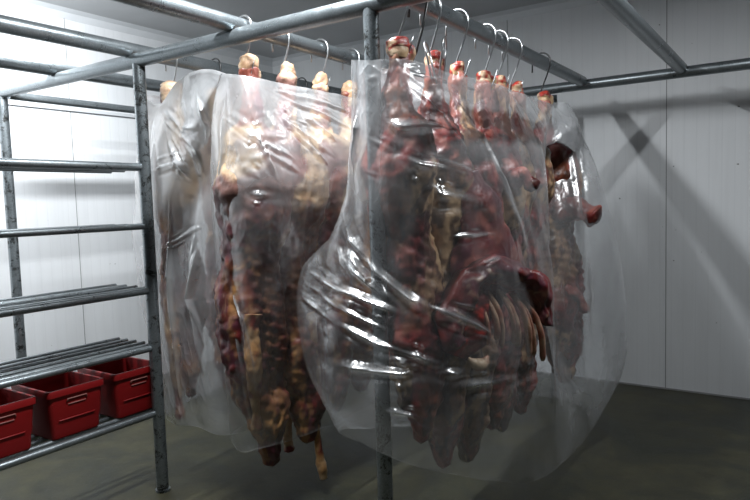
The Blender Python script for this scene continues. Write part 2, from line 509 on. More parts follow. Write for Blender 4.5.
def carcass(loc, seed, style, label, group, top=-.15, length=1.85, width=.15, rz=0, foreleg=None, opening=1.0, lean=(0, 0)):
    """half carcass hung by the hock; loc = rail point, everything hangs down -z"""
    root = empty('carcass_side', loc, label, 'meat carcass', group)
    root.rotation_euler = (0, 0, rz)
    rnd = random.Random(seed)
    x0 = rnd.uniform(-.01, .01)
    def path(t):
        z = top - t * length
        return Vector((.004 + x0 + lean[0] * t + .018 * math.sin(t * 6 + seed), lean[1] * t + .02 * math.sin(t * 5 + seed * 2), z))
    w = width
    sk = 1.4 if style == 'fatty' else 1.2
    table = [(0, (.018 * sk, .026 * sk, 0)), (.02, (.034 * sk, .040 * sk, 0)), (.06, (.032 * sk, .036 * sk, .1)), (.13, (.060, .060, .2)), (.20, (w * .86, w * .74, .3)), (.29, (w * 1.08, w * .90, .3)),
             (.37, (w * .95, w * .80, .2)), (.46, (w * .86, w * .70, .1)), (.58, (w * .98, w * .82, 0)), (.70, (w * 1.0, w * .86, -.1)),
             (.80, (w * .80, w * .74, -.15)), (.88, (w * .52, w * .5, -.1)), (.95, (w * .30, w * .30, 0)), (.99, (w * .20, w * .2, 0)), (1, (.01, .012, 0))]
    thc = rnd.uniform(-.5, .3) if opening > 0 else 9
    def ribs(t, th):
        k = sstep(.36, .48, t) * (1 - sstep(.80, .88, t)) * opening
        c = max(0, math.cos(th - thc)) ** 2
        r = 1 - .55 * k * c
        r += .03 * k * max(0, math.cos(th - thc)) * math.sin(t * length / .034 * 2 * math.pi / 1.6 + th * 5)
        return r
    def color(q, t, th):
        n1 = fbm((q.x + seed, q.y, q.z * .6), 6, seed, 3); n2 = fbm((q.x, q.y + seed, q.z * .8), 15, seed + 5, 2); n3 = fbm((q.x, q.y, q.z), 3.2, seed + 9, 2)
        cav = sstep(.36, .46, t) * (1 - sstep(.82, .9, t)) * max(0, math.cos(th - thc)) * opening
        n4 = fbm((q.x, q.y, q.z * .3), 20, seed + 17, 3)
        if style == 'fatty':
            c = lerp(CREAM, FAT, .5 + 1.5 * n2)
            c = lerp(c, MUSCLE, sstep(.05, .22, n1) * .9)
            c = lerp(c, PURPLE, sstep(.08, .2, n3) * .8)
            low = sstep(.33, .39, t + .06 * n2)
            cl = lerp(TAN, BROWN, sstep(-.2, .15, n1))
            cl = lerp(cl, PURPLE, sstep(-.02, .10, n3))
            cl = lerp(cl, MUSCLE, sstep(.02, .14, n2) * .8)
            cl = lerp(cl, TAN, sstep(.10, .24, -n4) * .5)
            cl = lerp(cl, DARK, sstep(.04, .16, n4) * .8)
            c = lerp(c, cl, low)
            edge = math.exp(-((t + .05 * n1 - .375) / .022) ** 2)
            c = lerp(c, DARK, edge * .9)
        else:
            c = lerp(MUSCLE, DARK, sstep(-.12, .12, n1))
            c = lerp(c, (.30, .03, .025), sstep(.03, .15, n3) * .8)
            c = lerp(c, PINK, sstep(.08, .2, n2) * .75)
            c = lerp(c, FAT, sstep(.09, .18, -n3 + .4 * n4) * .8)
            c = lerp(c, BROWN, sstep(.06, .18, -n1) * .8)
            c = lerp(c, (.02, .006, .006), sstep(.06, .18, n4) * .8)
            c = lerp(c, PINK, (1 - sstep(.02, .07, t)) * .5)
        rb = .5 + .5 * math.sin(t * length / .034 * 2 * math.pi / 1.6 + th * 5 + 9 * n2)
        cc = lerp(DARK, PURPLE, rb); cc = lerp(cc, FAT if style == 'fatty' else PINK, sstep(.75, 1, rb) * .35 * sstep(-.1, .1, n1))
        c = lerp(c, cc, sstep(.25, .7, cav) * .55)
        return c
    loft('carcass_body', root, path, table, color, 72, 190, .024, seed, ribs)
    # hock joint where the hook goes through
    jt = path(0)
    capc = (lambda q, t, th: lerp(lerp(CREAM, FAT, .5 + 2 * fbm(q, 20, seed, 2)), (lerp(BRIGHT, MUSCLE, .5 + 3 * fbm(q, 45, seed, 2)) if style == 'red' else PINK), (sstep(.45, .1, t) if False else (1 - sstep(.18, .62, t + 1.6 * fbm(q, 30, seed + 6, 2)))) * (.95 if style == 'red' else .25) + .3 * max(0, fbm(q, 26, seed + 3, 2))))
    hgt = .075 if style == 'red' else .15
    def jp(t): return jt + Vector((.002 * math.sin(9 * t), 0, .035 - hgt * t + (.0 if style == 'red' else .01)))
    loft('hock_joint', root, jp, [(0, (.010 * sk, .014 * sk, 0)), (.12, (.026 * sk, .030 * sk, 0)), (.35, (.030 * sk, .037 * sk, 0)), (.7, (.028 * sk, .034 * sk, 0)), (1, (.026 * sk, .030 * sk, 0))], capc, 32, 30, .022, seed + 4)
    if style == 'red':
        def jp2(t): return jt + Vector((.006, .052, .018 - .07 * t))
        loft('hock_joint', root, jp2, [(0, (.010, .014, 0)), (.2, (.026, .028, 0)), (.6, (.026, .026, 0)), (1, (.014, .016, 0))], capc, 24, 20, .022, seed + 8)
    if foreleg:
        for (pts, rad) in foreleg:
            P = [Vector(p) for p in pts]
            def fp(t, P=P):
                s = t * (len(P) - 1); i = min(int(s), len(P) - 2); f = s - i
                a, b, c_, d = P[max(i - 1, 0)], P[i], P[i + 1], P[min(i + 2, len(P) - 1)]
                return b + .5 * f * (c_ - a + f * (2 * a - 5 * b + 4 * c_ - d + f * (3 * (b - c_) + d - a)))
            fc = (lambda q, t, th: lerp(lerp(MUSCLE if style == 'red' else TAN, PINK if style == 'red' else FAT, .5 + 2 * fbm(q, 14, seed, 2)), DARK if style == 'red' else MUSCLE, sstep(.0, .25, fbm(q, 9, seed + 2, 2))))
            loft('foreleg', root, fp, [(0, (rad * 1.3, rad * 1.6, 0)), (.4, (rad, rad * 1.15, 0)), (.75, (rad * .62, rad * .7, 0)), (.9, (rad * .85, rad * .9, 0)), (.98, (rad * .55, rad * .6, 0)), (1, (.003, .003, 0))], fc, 32, 54, .022, seed + 1)
    return root
# ---- row on the middle rail: pale fatty sides
ROW1 = [(2.13, 1, 1.90, .182, (0.02, .03), 'pale fatty side of meat nearest the camera on the rail between the two posts', [([(.05, -.10, -1.30), (.06, -.13, -1.5), (.05, -.10, -1.72), (.03, -.08, -1.86)], .034)]),
        (2.38, 2, 1.86, .19, (.02, .0), 'pale side of meat, second on the middle rail, a thin leg dangling lowest', [([(.08, 0, -1.35), (.11, .02, -1.65), (.10, .02, -1.95), (.12, .05, -2.23)], .028), ([(-.06, 0.05, -1.5), (-.08, .08, -1.8), (-.08, .06, -2.02), (-.06, .05, -2.10)], .03)]),
        (2.68, 3, 1.78, .19, (.02, .0), 'pale side of meat, third from the front on the middle rail', None),
        (2.96, 4, 1.75, .19, (0, .0), 'pale side of meat, fourth hook from the front, just left of the centre post', None)]
for y, seed, ln, w, lean, lab, fl in ROW1:
    make_hook((-2.13, y, ZR), 0.06 * (seed - 2), 'steel hook over the rail ' + {1: 'just behind the front crossbar, first of the pale row', 2: 'holding the second pale shank from the front', 3: 'holding the third pale shank from the front', 4: 'holding the pale shank beside the centre post'}[seed], 'hooks on the middle rail')
    carcass((-2.13, y, ZR), seed, 'fatty', lab, 'pale sides on the middle rail', -.165, ln, w, .15 * seed, fl, .9, lean)
# ---- row on the left rail, seen through the milky cover
ROWA = [(2.31, 11, 1.72, .13, 'pale yellowish side of meat behind the left post, shank bare above the milky plastic', [([(-.02, -.06, -1.3), (.0, -.08, -1.6), (.0, -.07, -1.85), (.05, -.1, -1.97)], .030)]),
        (2.62, 12, 1.75, .14, 'side of meat veiled by milky plastic, second from the front on the left rail', None),
        (3.39, 13, 1.75, .14, 'side of meat farthest back on the left rail, hardly visible through the plastic', None)]
for i, (y, seed, ln, w, lab, fl) in enumerate(ROWA):
    make_hook((-2.865, y, ZR), -.1, ['steel hook under the crossbar right of the left post', 'dark hook on the left rail above the milky plastic', 'dark hook on the left rail between two pale shanks'][i], 'hooks on the left rail', M_HOOK if i == 0 else M_HOOK_DARK)
    carcass((-2.865, y, ZR), seed, 'fatty', lab, 'sides on the left rail', -.165, ln, w, .2 * i, fl, .9)

# ---- row on the right rail: dark red sides
ROW2 = [(2.17, 21, 'dark red side of meat directly right of the centre post', .155, 1.60, M_HOOK, None),
        (2.43, 22, 'dark red side of meat with two hooks crossing above its red joint', .165, 1.78, M_HOOK, None),
        (2.68, 23, 'dark red side of meat, third on the right rail', .175, 1.86, M_HOOK, None),
        (2.99, 24, 'red side of meat with paired joints, fourth on the right rail', .19, 1.80, M_HOOK, [([(.10, -.05, -.62), (.20, -.08, -.72), (.27, -.10, -.70), (.30, -.06, -.78)], .042)]),
        (3.15, 25, 'red side of meat, fifth on the right rail, squeezed between its neighbours', .16, 1.85, M_HOOK, None),
        (3.34, 26, 'red side of meat, sixth on the right rail, next to last', .18, 1.82, M_HOOK, None),
        (3.80, 27, 'red side of meat at the far rail end, leg stump sticking out', .215, 1.74, M_HOOK_DARK, [([(.04, -.05, -.84), (.15, -.05, -.87), (.27, -.03, -.90), (.37, -.02, -.95)], .078), ([(.04, 0, -1.3), (.16, -.02, -1.36), (.24, 0, -1.42), (.27, .02, -1.5)], .04)])]
HL = ['slanting steel hook beside the top of the centre post', 'steel hook at the near end of the right rail, second from the centre post',
      'steel hook on the right rail, third from the centre post', 'steel hook on the right rail, fourth from the centre post',
      'steel hook on the right rail, fifth from the centre post', 'steel hook on the right rail, sixth from the centre post', 'dark hook at the far end of the right rail']
for i, (y, seed, lab, w, ln, hm, fl) in enumerate(ROW2):
    make_hook((-1.325, y, ZR), (.1, -.15, .05, 0, -.05, .1, .05)[i], HL[i], 'hooks on the right rail', hm, .0046, .215)
    carcass((-1.325, y, ZR), seed, 'red', lab, 'red sides on the right rail', -.213, ln, w, .3 * (i % 3) - .2, fl, .6, (.10 if i == 6 else 0, .05 if i < 1 else 0))
# long black hook and looped handle hooks beside it
bm = bmesh.new()
add_tube(bm, [(-.05, 0, -.05), (-.045, 0, .0), (-.02, 0, .046), (.02, 0, .048), (.048, -.004, .01), (.030, -.02, -.1), (.0, -.035, -.21), (-.02, -.03, -.235), (-.04, -.01, -.225)], .0062, 10)
o = from_bm('meat_hook', bm, M_HOOK_DARK); o.location = (-1.325, 2.33, ZR)
tag(o, 'long black hook crossing a steel one near the centre post', 'meat hook', 'hooks on the right rail')
for (y, x, tl, lab) in ((2.44, -1.30, .12, 'steel loop around the red joint, nearer the centre post'), (2.30, -1.30, -.2, 'slack steel loop just above the plastic by the centre post')):
    bm = bmesh.new()
    pts = []
    for q in range(19):
        t = math.pi * (-.15 + 1.3 * q / 18)
        pts.append((0, .045 * math.cos(t), .05 * math.sin(t)))
    pts = [(0, .05, -.11)] + pts + [(0, -.05, -.11)]
    add_tube(bm, pts, .0042, 10)
    o = from_bm('hook_handle', bm, M_HOOK); o.location = (x + .03, y, 2.135 if y > 2.4 else 2.09); o.rotation_euler = (0, tl, .3)
    tag(o, lab, 'hook handle')

# ---- forequarter with opened rib cage, hanging just inside the right cover
def rib_quarter():
    root = empty('rib_quarter', (-1.10, 2.44, 1.32), 'opened rib cage with red rim and pale ribs fanning down, low inside the right cover', 'meat cut')
    # thick curved flank: an arch in the y-z plane, lying over the ribs
    bm = bmesh.new(); lay = bm.verts.layers.float_color.new('tissue')
    nu, nw = 70, 26
    def P(u, w, off):
        a = math.radians(200 - 205 * u)                      # around the arch
        ry, rz_ = .31, .155
        k = 1 - .42 * w
        y = ry * k * math.cos(a) + .04
        z = -.33 + rz_ * 1.7 * k * max(math.sin(a), -.35) + .02 * math.sin(u * 17)
        x = .03 + .075 * math.sin(math.pi * min(1, w * 1.1)) * (0.5 + .5 * math.sin(math.pi * u)) * .8 + off
        return Vector((x, y, z))
    R1, R2 = [], []
    for i in range(nu):
        u = i / (nu - 1); a1, a2 = [], []
        for j in range(nw):
            w = j / (nw - 1)
            p = P(u, w, 0)
            n = fbm(p, 9, 3, 3); st = math.sin(u * 48 + 3 * w + 14 * fbm(p, 7, 21, 2))
            q2 = fbm(p, 14, 31, 3)
            p = p + Vector((0, .035 * fbm(p, 8, 41, 2), .05 * fbm(p, 6, 51, 3)))
            d = .045 * n + .02 * q2 + .006 * max(0, st)
            v = bm.verts.new(p + Vector((d + .01, 0, 0))); v2 = bm.verts.new(p + Vector((-.05, 0, -.01)))
            c = lerp(DARK, PURPLE, .6 + 1.5 * n)
            c = lerp(c, CREAM, sstep(.72, 1, st) * sstep(.12, .4, w) * .55 * (1 if fbm(p, 12, 7, 2) > -.12 else .15))
            c = lerp(c, (.30, .045, .035), math.exp(-(w / .09) ** 2) * (.6 + 1.5 * q2))
            c = lerp(c, MUSCLE, sstep(.0, .15, q2) * .6)
            c = lerp(c, (.50, .16, .12), math.exp(-((w - 1) / .09) ** 2))
            v[lay] = (*c, 1); v2[lay] = (*DARK, 1)
            a1.append(v); a2.append(v2)
        R1.append(a1); R2.append(a2)
    for i in range(nu - 1):
        for j in range(nw - 1):
            bm.faces.new((R1[i][j], R1[i + 1][j], R1[i + 1][j + 1], R1[i][j + 1]))
            bm.faces.new((R2[i][j], R2[i][j + 1], R2[i + 1][j + 1], R2[i + 1][j]))
        bm.faces.new((R1[i][0], R2[i][0], R2[i + 1][0], R1[i + 1][0]))
        bm.faces.new((R1[i][nw - 1], R1[i + 1][nw - 1], R2[i + 1][nw - 1], R2[i][nw - 1]))
    for i in (0, nu - 1):
        for j in range(nw - 1):
            bm.faces.new((R1[i][j], R1[i][j + 1], R2[i][j + 1], R2[i][j]))
    from_bm('flank', bm, M_MEAT, root)
    # the ribs
    for k in range(8):
        f = k / 7
        y0 = -.07 + .25 * f + .012 * math.sin(k * 2.7); z0 = -.20 - .10 * abs(f - .35) ** 1.5
        pts = [(.02, y0, z0), (.055, y0 + .015 + .025 * f, z0 - .07), (.06, y0 + .03 + .045 * f, z0 - .14 - .03 * f), (.04, y0 + .04 + .06 * f, z0 - .20 - .09 * f - .02 * math.sin(k * 4.1))]
        P4 = [Vector(p) for p in pts]
        def fp(t, P=P4):
            s = t * 3; i = min(int(s), 2); g = s - i
            a, b, c_, d = P[max(i - 1, 0)], P[i], P[i + 1], P[min(i + 2, 3)]
            return b + .5 * g * (c_ - a + g * (2 * a - 5 * b + 4 * c_ - d + g * (3 * (b - c_) + d - a)))
        rc = (lambda q, t, th, k=k: lerp(lerp((.66, .44, .30), (.42, .17, .12), .5 + 2 * fbm(q, 18, k, 2)), CREAM, sstep(.93, .99, t)))
        loft('rib', root, fp, [(0, (.012, .011, 0)), (.5, (.013, .012, 0)), (.92, (.014, .013, 0)), (1, (.008, .008, 0))], rc, 16, 30, .004, k)
    # spine lumps and fat knob
    def sp(t): return Vector((.0, -.02 - .14 * t, -.16 - .30 * t))
    loft('spine', root, sp, [(0, (.03, .05, 0)), (.3, (.06, .09, 0)), (.7, (.065, .10, 0)), (1, (.03, .05, 0))],
         lambda q, t, th: lerp(lerp(MUSCLE, DARK, .5 + 2 * fbm(q, 12, 1, 2)), BRIGHT, sstep(.08, .3, fbm(q, 22, 6, 2))), 50, 60, .035, 5)
    def kn(t): return Vector((.055 + .01 * math.sin(3 * t), -.14 + .10 * t, -.46 - .03 * math.sin(3 * t)))
    loft('fat_knob', root, kn, [(0, (.008, .010, 0)), (.25, (.026, .024, 0)), (.5, (.034, .03, 0)), (.75, (.026, .022, 0)), (1, (.006, .008, 0))],
         lambda q, t, th: lerp((.55, .26, .18), CREAM, .5 + 2.5 * fbm(q, 16, 2, 2)), 24, 24, .006, 6)
    def bl(t): return Vector((-.05, -.02 + .05 * math.sin(3 * t), .30 - .62 * t))
    loft('shoulder', root, bl, [(0, (.02, .03, 0)), (.25, (.05, .10, 0)), (.6, (.06, .16, 0)), (1, (.05, .12, 0))],
         lambda q, t, th: lerp(lerp(MUSCLE, PURPLE, .5 + 2 * fbm(q, 7, 1, 2)), PINK, sstep(.05, .3, fbm(q, 11, 6, 2)) * .8), 50, 60, .02, 9)
    root.rotation_euler = (0, 0, math.radians(-26))
    return root
rib_quarter()

# ------------------------------------------------------------------ plastic covers
# ---- sheet control loops (world metres): each level is a closed ring of (x, y, z)
COVER_MAIN = [
 [(-1.43,2.01,2.04),(-1.41,2.005,2.04),(-1.35,2.005,2.03),(-1.26,2.06,2.03),(-1.23,2.40,2.03),(-1.22,2.90,2.04),(-1.26,3.74,2.05),(-1.28,3.85,2.07),(-1.21,3.93,2.07),(-1.33,4.10,2.07),(-1.43,3.90,2.07),(-1.43,3.00,2.06),(-1.44,2.30,2.05)],
 [(-1.44,2.01,1.88),(-1.42,2.00,1.88),(-1.35,1.995,1.88),(-1.21,2.05,1.87),(-1.15,2.42,1.87),(-1.13,2.90,1.87),(-1.17,3.40,1.88),(-1.25,3.68,1.88),(-1.11,3.86,1.88),(-1.33,4.15,1.88),(-1.52,3.90,1.88),(-1.52,3.00,1.88),(-1.50,2.30,1.88)],
 [(-1.475,2.02,1.65),(-1.43,1.99,1.65),(-1.35,1.99,1.65),(-1.17,2.04,1.65),(-1.07,2.42,1.65),(-1.05,2.85,1.65),(-1.10,3.19,1.65),(-1.25,3.55,1.65),(-1.01,3.83,1.65),(-1.30,4.20,1.65),(-1.60,3.90,1.65),(-1.62,3.00,1.65),(-1.56,2.30,1.65)],
 [(-1.55,2.04,1.42),(-1.43,1.99,1.42),(-1.34,1.98,1.42),(-1.15,2.02,1.42),(-1.02,2.40,1.42),(-1.00,2.80,1.42),(-1.05,3.09,1.42),(-1.22,3.45,1.42),(-0.94,3.80,1.42),(-1.28,4.22,1.42),(-1.64,3.90,1.42),(-1.68,3.00,1.42),(-1.66,2.36,1.42)],
 [(-1.81,2.10,1.22),(-1.50,1.97,1.20),(-1.34,1.96,1.20),(-1.13,2.00,1.20),(-0.99,2.36,1.20),(-0.96,2.76,1.20),(-1.01,3.01,1.20),(-1.20,3.40,1.20),(-0.88,3.80,1.20),(-1.26,4.24,1.20),(-1.66,3.90,1.20),(-1.74,3.00,1.20),(-1.79,2.40,1.20)],
 [(-1.84,2.11,0.98),(-1.54,1.93,0.98),(-1.34,1.92,0.98),(-1.12,1.97,0.98),(-0.98,2.34,0.98),(-0.95,2.74,0.98),(-0.99,2.97,0.98),(-1.18,3.40,0.98),(-0.84,3.80,0.98),(-1.24,4.24,0.98),(-1.66,3.90,0.98),(-1.76,3.00,0.98),(-1.81,2.42,0.98)],
 [(-1.79,2.10,0.77),(-1.53,1.90,0.77),(-1.33,1.88,0.77),(-1.11,1.94,0.76),(-0.98,2.32,0.76),(-0.96,2.72,0.76),(-0.99,2.97,0.76),(-1.13,3.40,0.76),(-0.84,3.80,0.76),(-1.24,4.24,0.76),(-1.66,3.90,0.76),(-1.76,3.00,0.76),(-1.79,2.42,0.76)],
 [(-1.68,2.08,0.62),(-1.48,1.93,0.66),(-1.32,1.91,0.65),(-1.10,1.95,0.60),(-0.99,2.32,0.50),(-0.97,2.66,0.46),(-1.00,2.96,0.46),(-1.06,3.40,0.46),(-0.87,3.80,0.46),(-1.24,4.20,0.46),(-1.62,3.90,0.46),(-1.70,3.00,0.50),(-1.70,2.42,0.56)],
 [(-1.60,2.06,0.55),(-1.44,1.97,0.56),(-1.30,1.94,0.55),(-1.11,1.96,0.52),(-1.03,2.32,0.36),(-1.00,2.62,0.24),(-1.00,2.90,0.17),(-1.01,3.30,0.125),(-1.04,3.78,0.10),(-1.22,4.10,0.14),(-1.52,3.90,0.20),(-1.62,3.00,0.30),(-1.62,2.40,0.45)],
]
COVER_MIDDLE = [
 [(-2.30,2.15,2.12),(-2.18,2.05,2.10),(-2.04,2.05,2.07),(-2.00,2.30,2.06),(-2.00,2.70,2.06),(-2.02,3.15,2.07),(-2.12,3.30,2.08),(-2.24,3.15,2.10),(-2.26,2.70,2.10),(-2.30,2.35,2.12)],
 [(-2.36,2.16,1.92),(-2.22,2.04,1.92),(-1.99,2.03,1.90),(-1.93,2.28,1.90),(-1.92,2.70,1.90),(-1.93,3.20,1.90),(-2.12,3.38,1.90),(-2.32,3.20,1.90),(-2.34,2.70,1.90),(-2.37,2.35,1.90)],
 [(-2.40,2.15,1.66),(-2.22,2.02,1.66),(-1.97,2.00,1.66),(-1.88,2.26,1.66),(-1.87,2.70,1.66),(-1.90,3.20,1.66),(-2.12,3.42,1.66),(-2.36,3.20,1.66),(-2.40,2.70,1.66),(-2.42,2.35,1.66)],
 [(-2.39,2.13,1.40),(-2.20,2.01,1.40),(-1.97,2.00,1.40),(-1.87,2.26,1.40),(-1.86,2.70,1.40),(-1.88,3.20,1.40),(-2.12,3.42,1.40),(-2.36,3.20,1.40),(-2.42,2.70,1.40),(-2.43,2.35,1.40)],
 [(-2.35,2.11,1.05),(-2.18,2.00,1.05),(-1.97,1.99,1.05),(-1.87,2.26,1.05),(-1.86,2.70,1.05),(-1.88,3.20,1.05),(-2.12,3.42,1.05),(-2.36,3.20,1.05),(-2.42,2.70,1.05),(-2.41,2.35,1.05)],
 [(-2.32,2.10,0.72),(-2.16,1.99,0.72),(-1.98,1.98,0.72),(-1.88,2.26,0.72),(-1.87,2.70,0.72),(-1.88,3.20,0.72),(-2.12,3.42,0.72),(-2.34,3.20,0.72),(-2.40,2.70,0.72),(-2.38,2.35,0.72)],
 [(-2.29,2.09,0.40),(-2.15,2.00,0.37),(-1.99,1.98,0.42),(-1.91,2.26,0.42),(-1.90,2.70,0.42),(-1.90,3.20,0.42),(-2.12,3.40,0.42),(-2.30,3.20,0.42),(-2.36,2.70,0.40),(-2.34,2.35,0.40)],
]
COVER_LEFT = [
 [(-2.97,2.22,2.12),(-2.80,2.17,2.05),(-2.64,2.17,2.15),(-2.42,2.16,2.17),(-2.27,2.22,2.12),(-2.34,2.60,2.12),(-2.56,3.20,2.12),(-2.74,3.80,2.12),(-2.92,3.85,2.12),(-2.98,3.20,2.12),(-2.98,2.60,2.13)],
 [(-3.03,2.22,1.92),(-2.84,2.14,1.92),(-2.62,2.13,1.92),(-2.42,2.12,1.92),(-2.38,2.22,1.92),(-2.45,2.60,1.92),(-2.54,3.20,1.92),(-2.70,3.88,1.92),(-2.94,3.92,1.92),(-3.06,3.20,1.92),(-3.07,2.60,1.92)],
 [(-3.10,2.23,1.60),(-2.88,2.13,1.60),(-2.64,2.12,1.60),(-2.50,2.14,1.60),(-2.46,2.28,1.60),(-2.50,2.60,1.60),(-2.54,3.20,1.60),(-2.68,3.92,1.60),(-2.96,3.96,1.60),(-3.10,3.20,1.60),(-3.12,2.60,1.60)],
 [(-3.13,2.23,1.30),(-2.90,2.13,1.30),(-2.64,2.13,1.30),(-2.50,2.14,1.30),(-2.46,2.28,1.30),(-2.50,2.60,1.30),(-2.54,3.20,1.30),(-2.68,3.92,1.30),(-2.96,3.96,1.30),(-3.10,3.20,1.30),(-3.13,2.60,1.30)],
 [(-3.09,2.22,0.98),(-2.88,2.13,0.98),(-2.64,2.13,0.98),(-2.50,2.14,0.98),(-2.46,2.28,0.98),(-2.50,2.60,0.98),(-2.54,3.20,0.98),(-2.68,3.90,0.98),(-2.96,3.94,0.98),(-3.08,3.20,0.98),(-3.10,2.60,0.98)],
 [(-2.99,2.21,0.66),(-2.84,2.13,0.66),(-2.62,2.13,0.66),(-2.50,2.14,0.66),(-2.46,2.28,0.66),(-2.50,2.60,0.66),(-2.54,3.20,0.66),(-2.68,3.90,0.66),(-2.94,3.92,0.66),(-3.04,3.20,0.66),(-3.05,2.60,0.66)],
 [(-2.93,2.22,0.36),(-2.80,2.15,0.34),(-2.62,2.14,0.36),(-2.42,2.14,0.35),(-2.34,2.28,0.36),(-2.43,2.60,0.38),(-2.54,3.20,0.40),(-2.68,3.86,0.40),(-2.92,3.88,0.40),(-3.00,3.20,0.40),(-2.99,2.60,0.38)],
]
def catmull(P, t, closed):
    """P: (n, ...) array, t in index units"""
    n = len(P); i = np.floor(t).astype(int); f = t - i
    def g(k):
        return P[(i + k) % n] if closed else P[np.clip(i + k, 0, n - 1)]
    f = f.reshape((-1,) + (1,) * (P.ndim - 1))
    a, b, c, d = g(-1), g(0), g(1), g(2)
    return b + .5 * f * (c - a + f * (2 * a - 5 * b + 4 * c - d + f * (3 * (b - c) + d - a)))

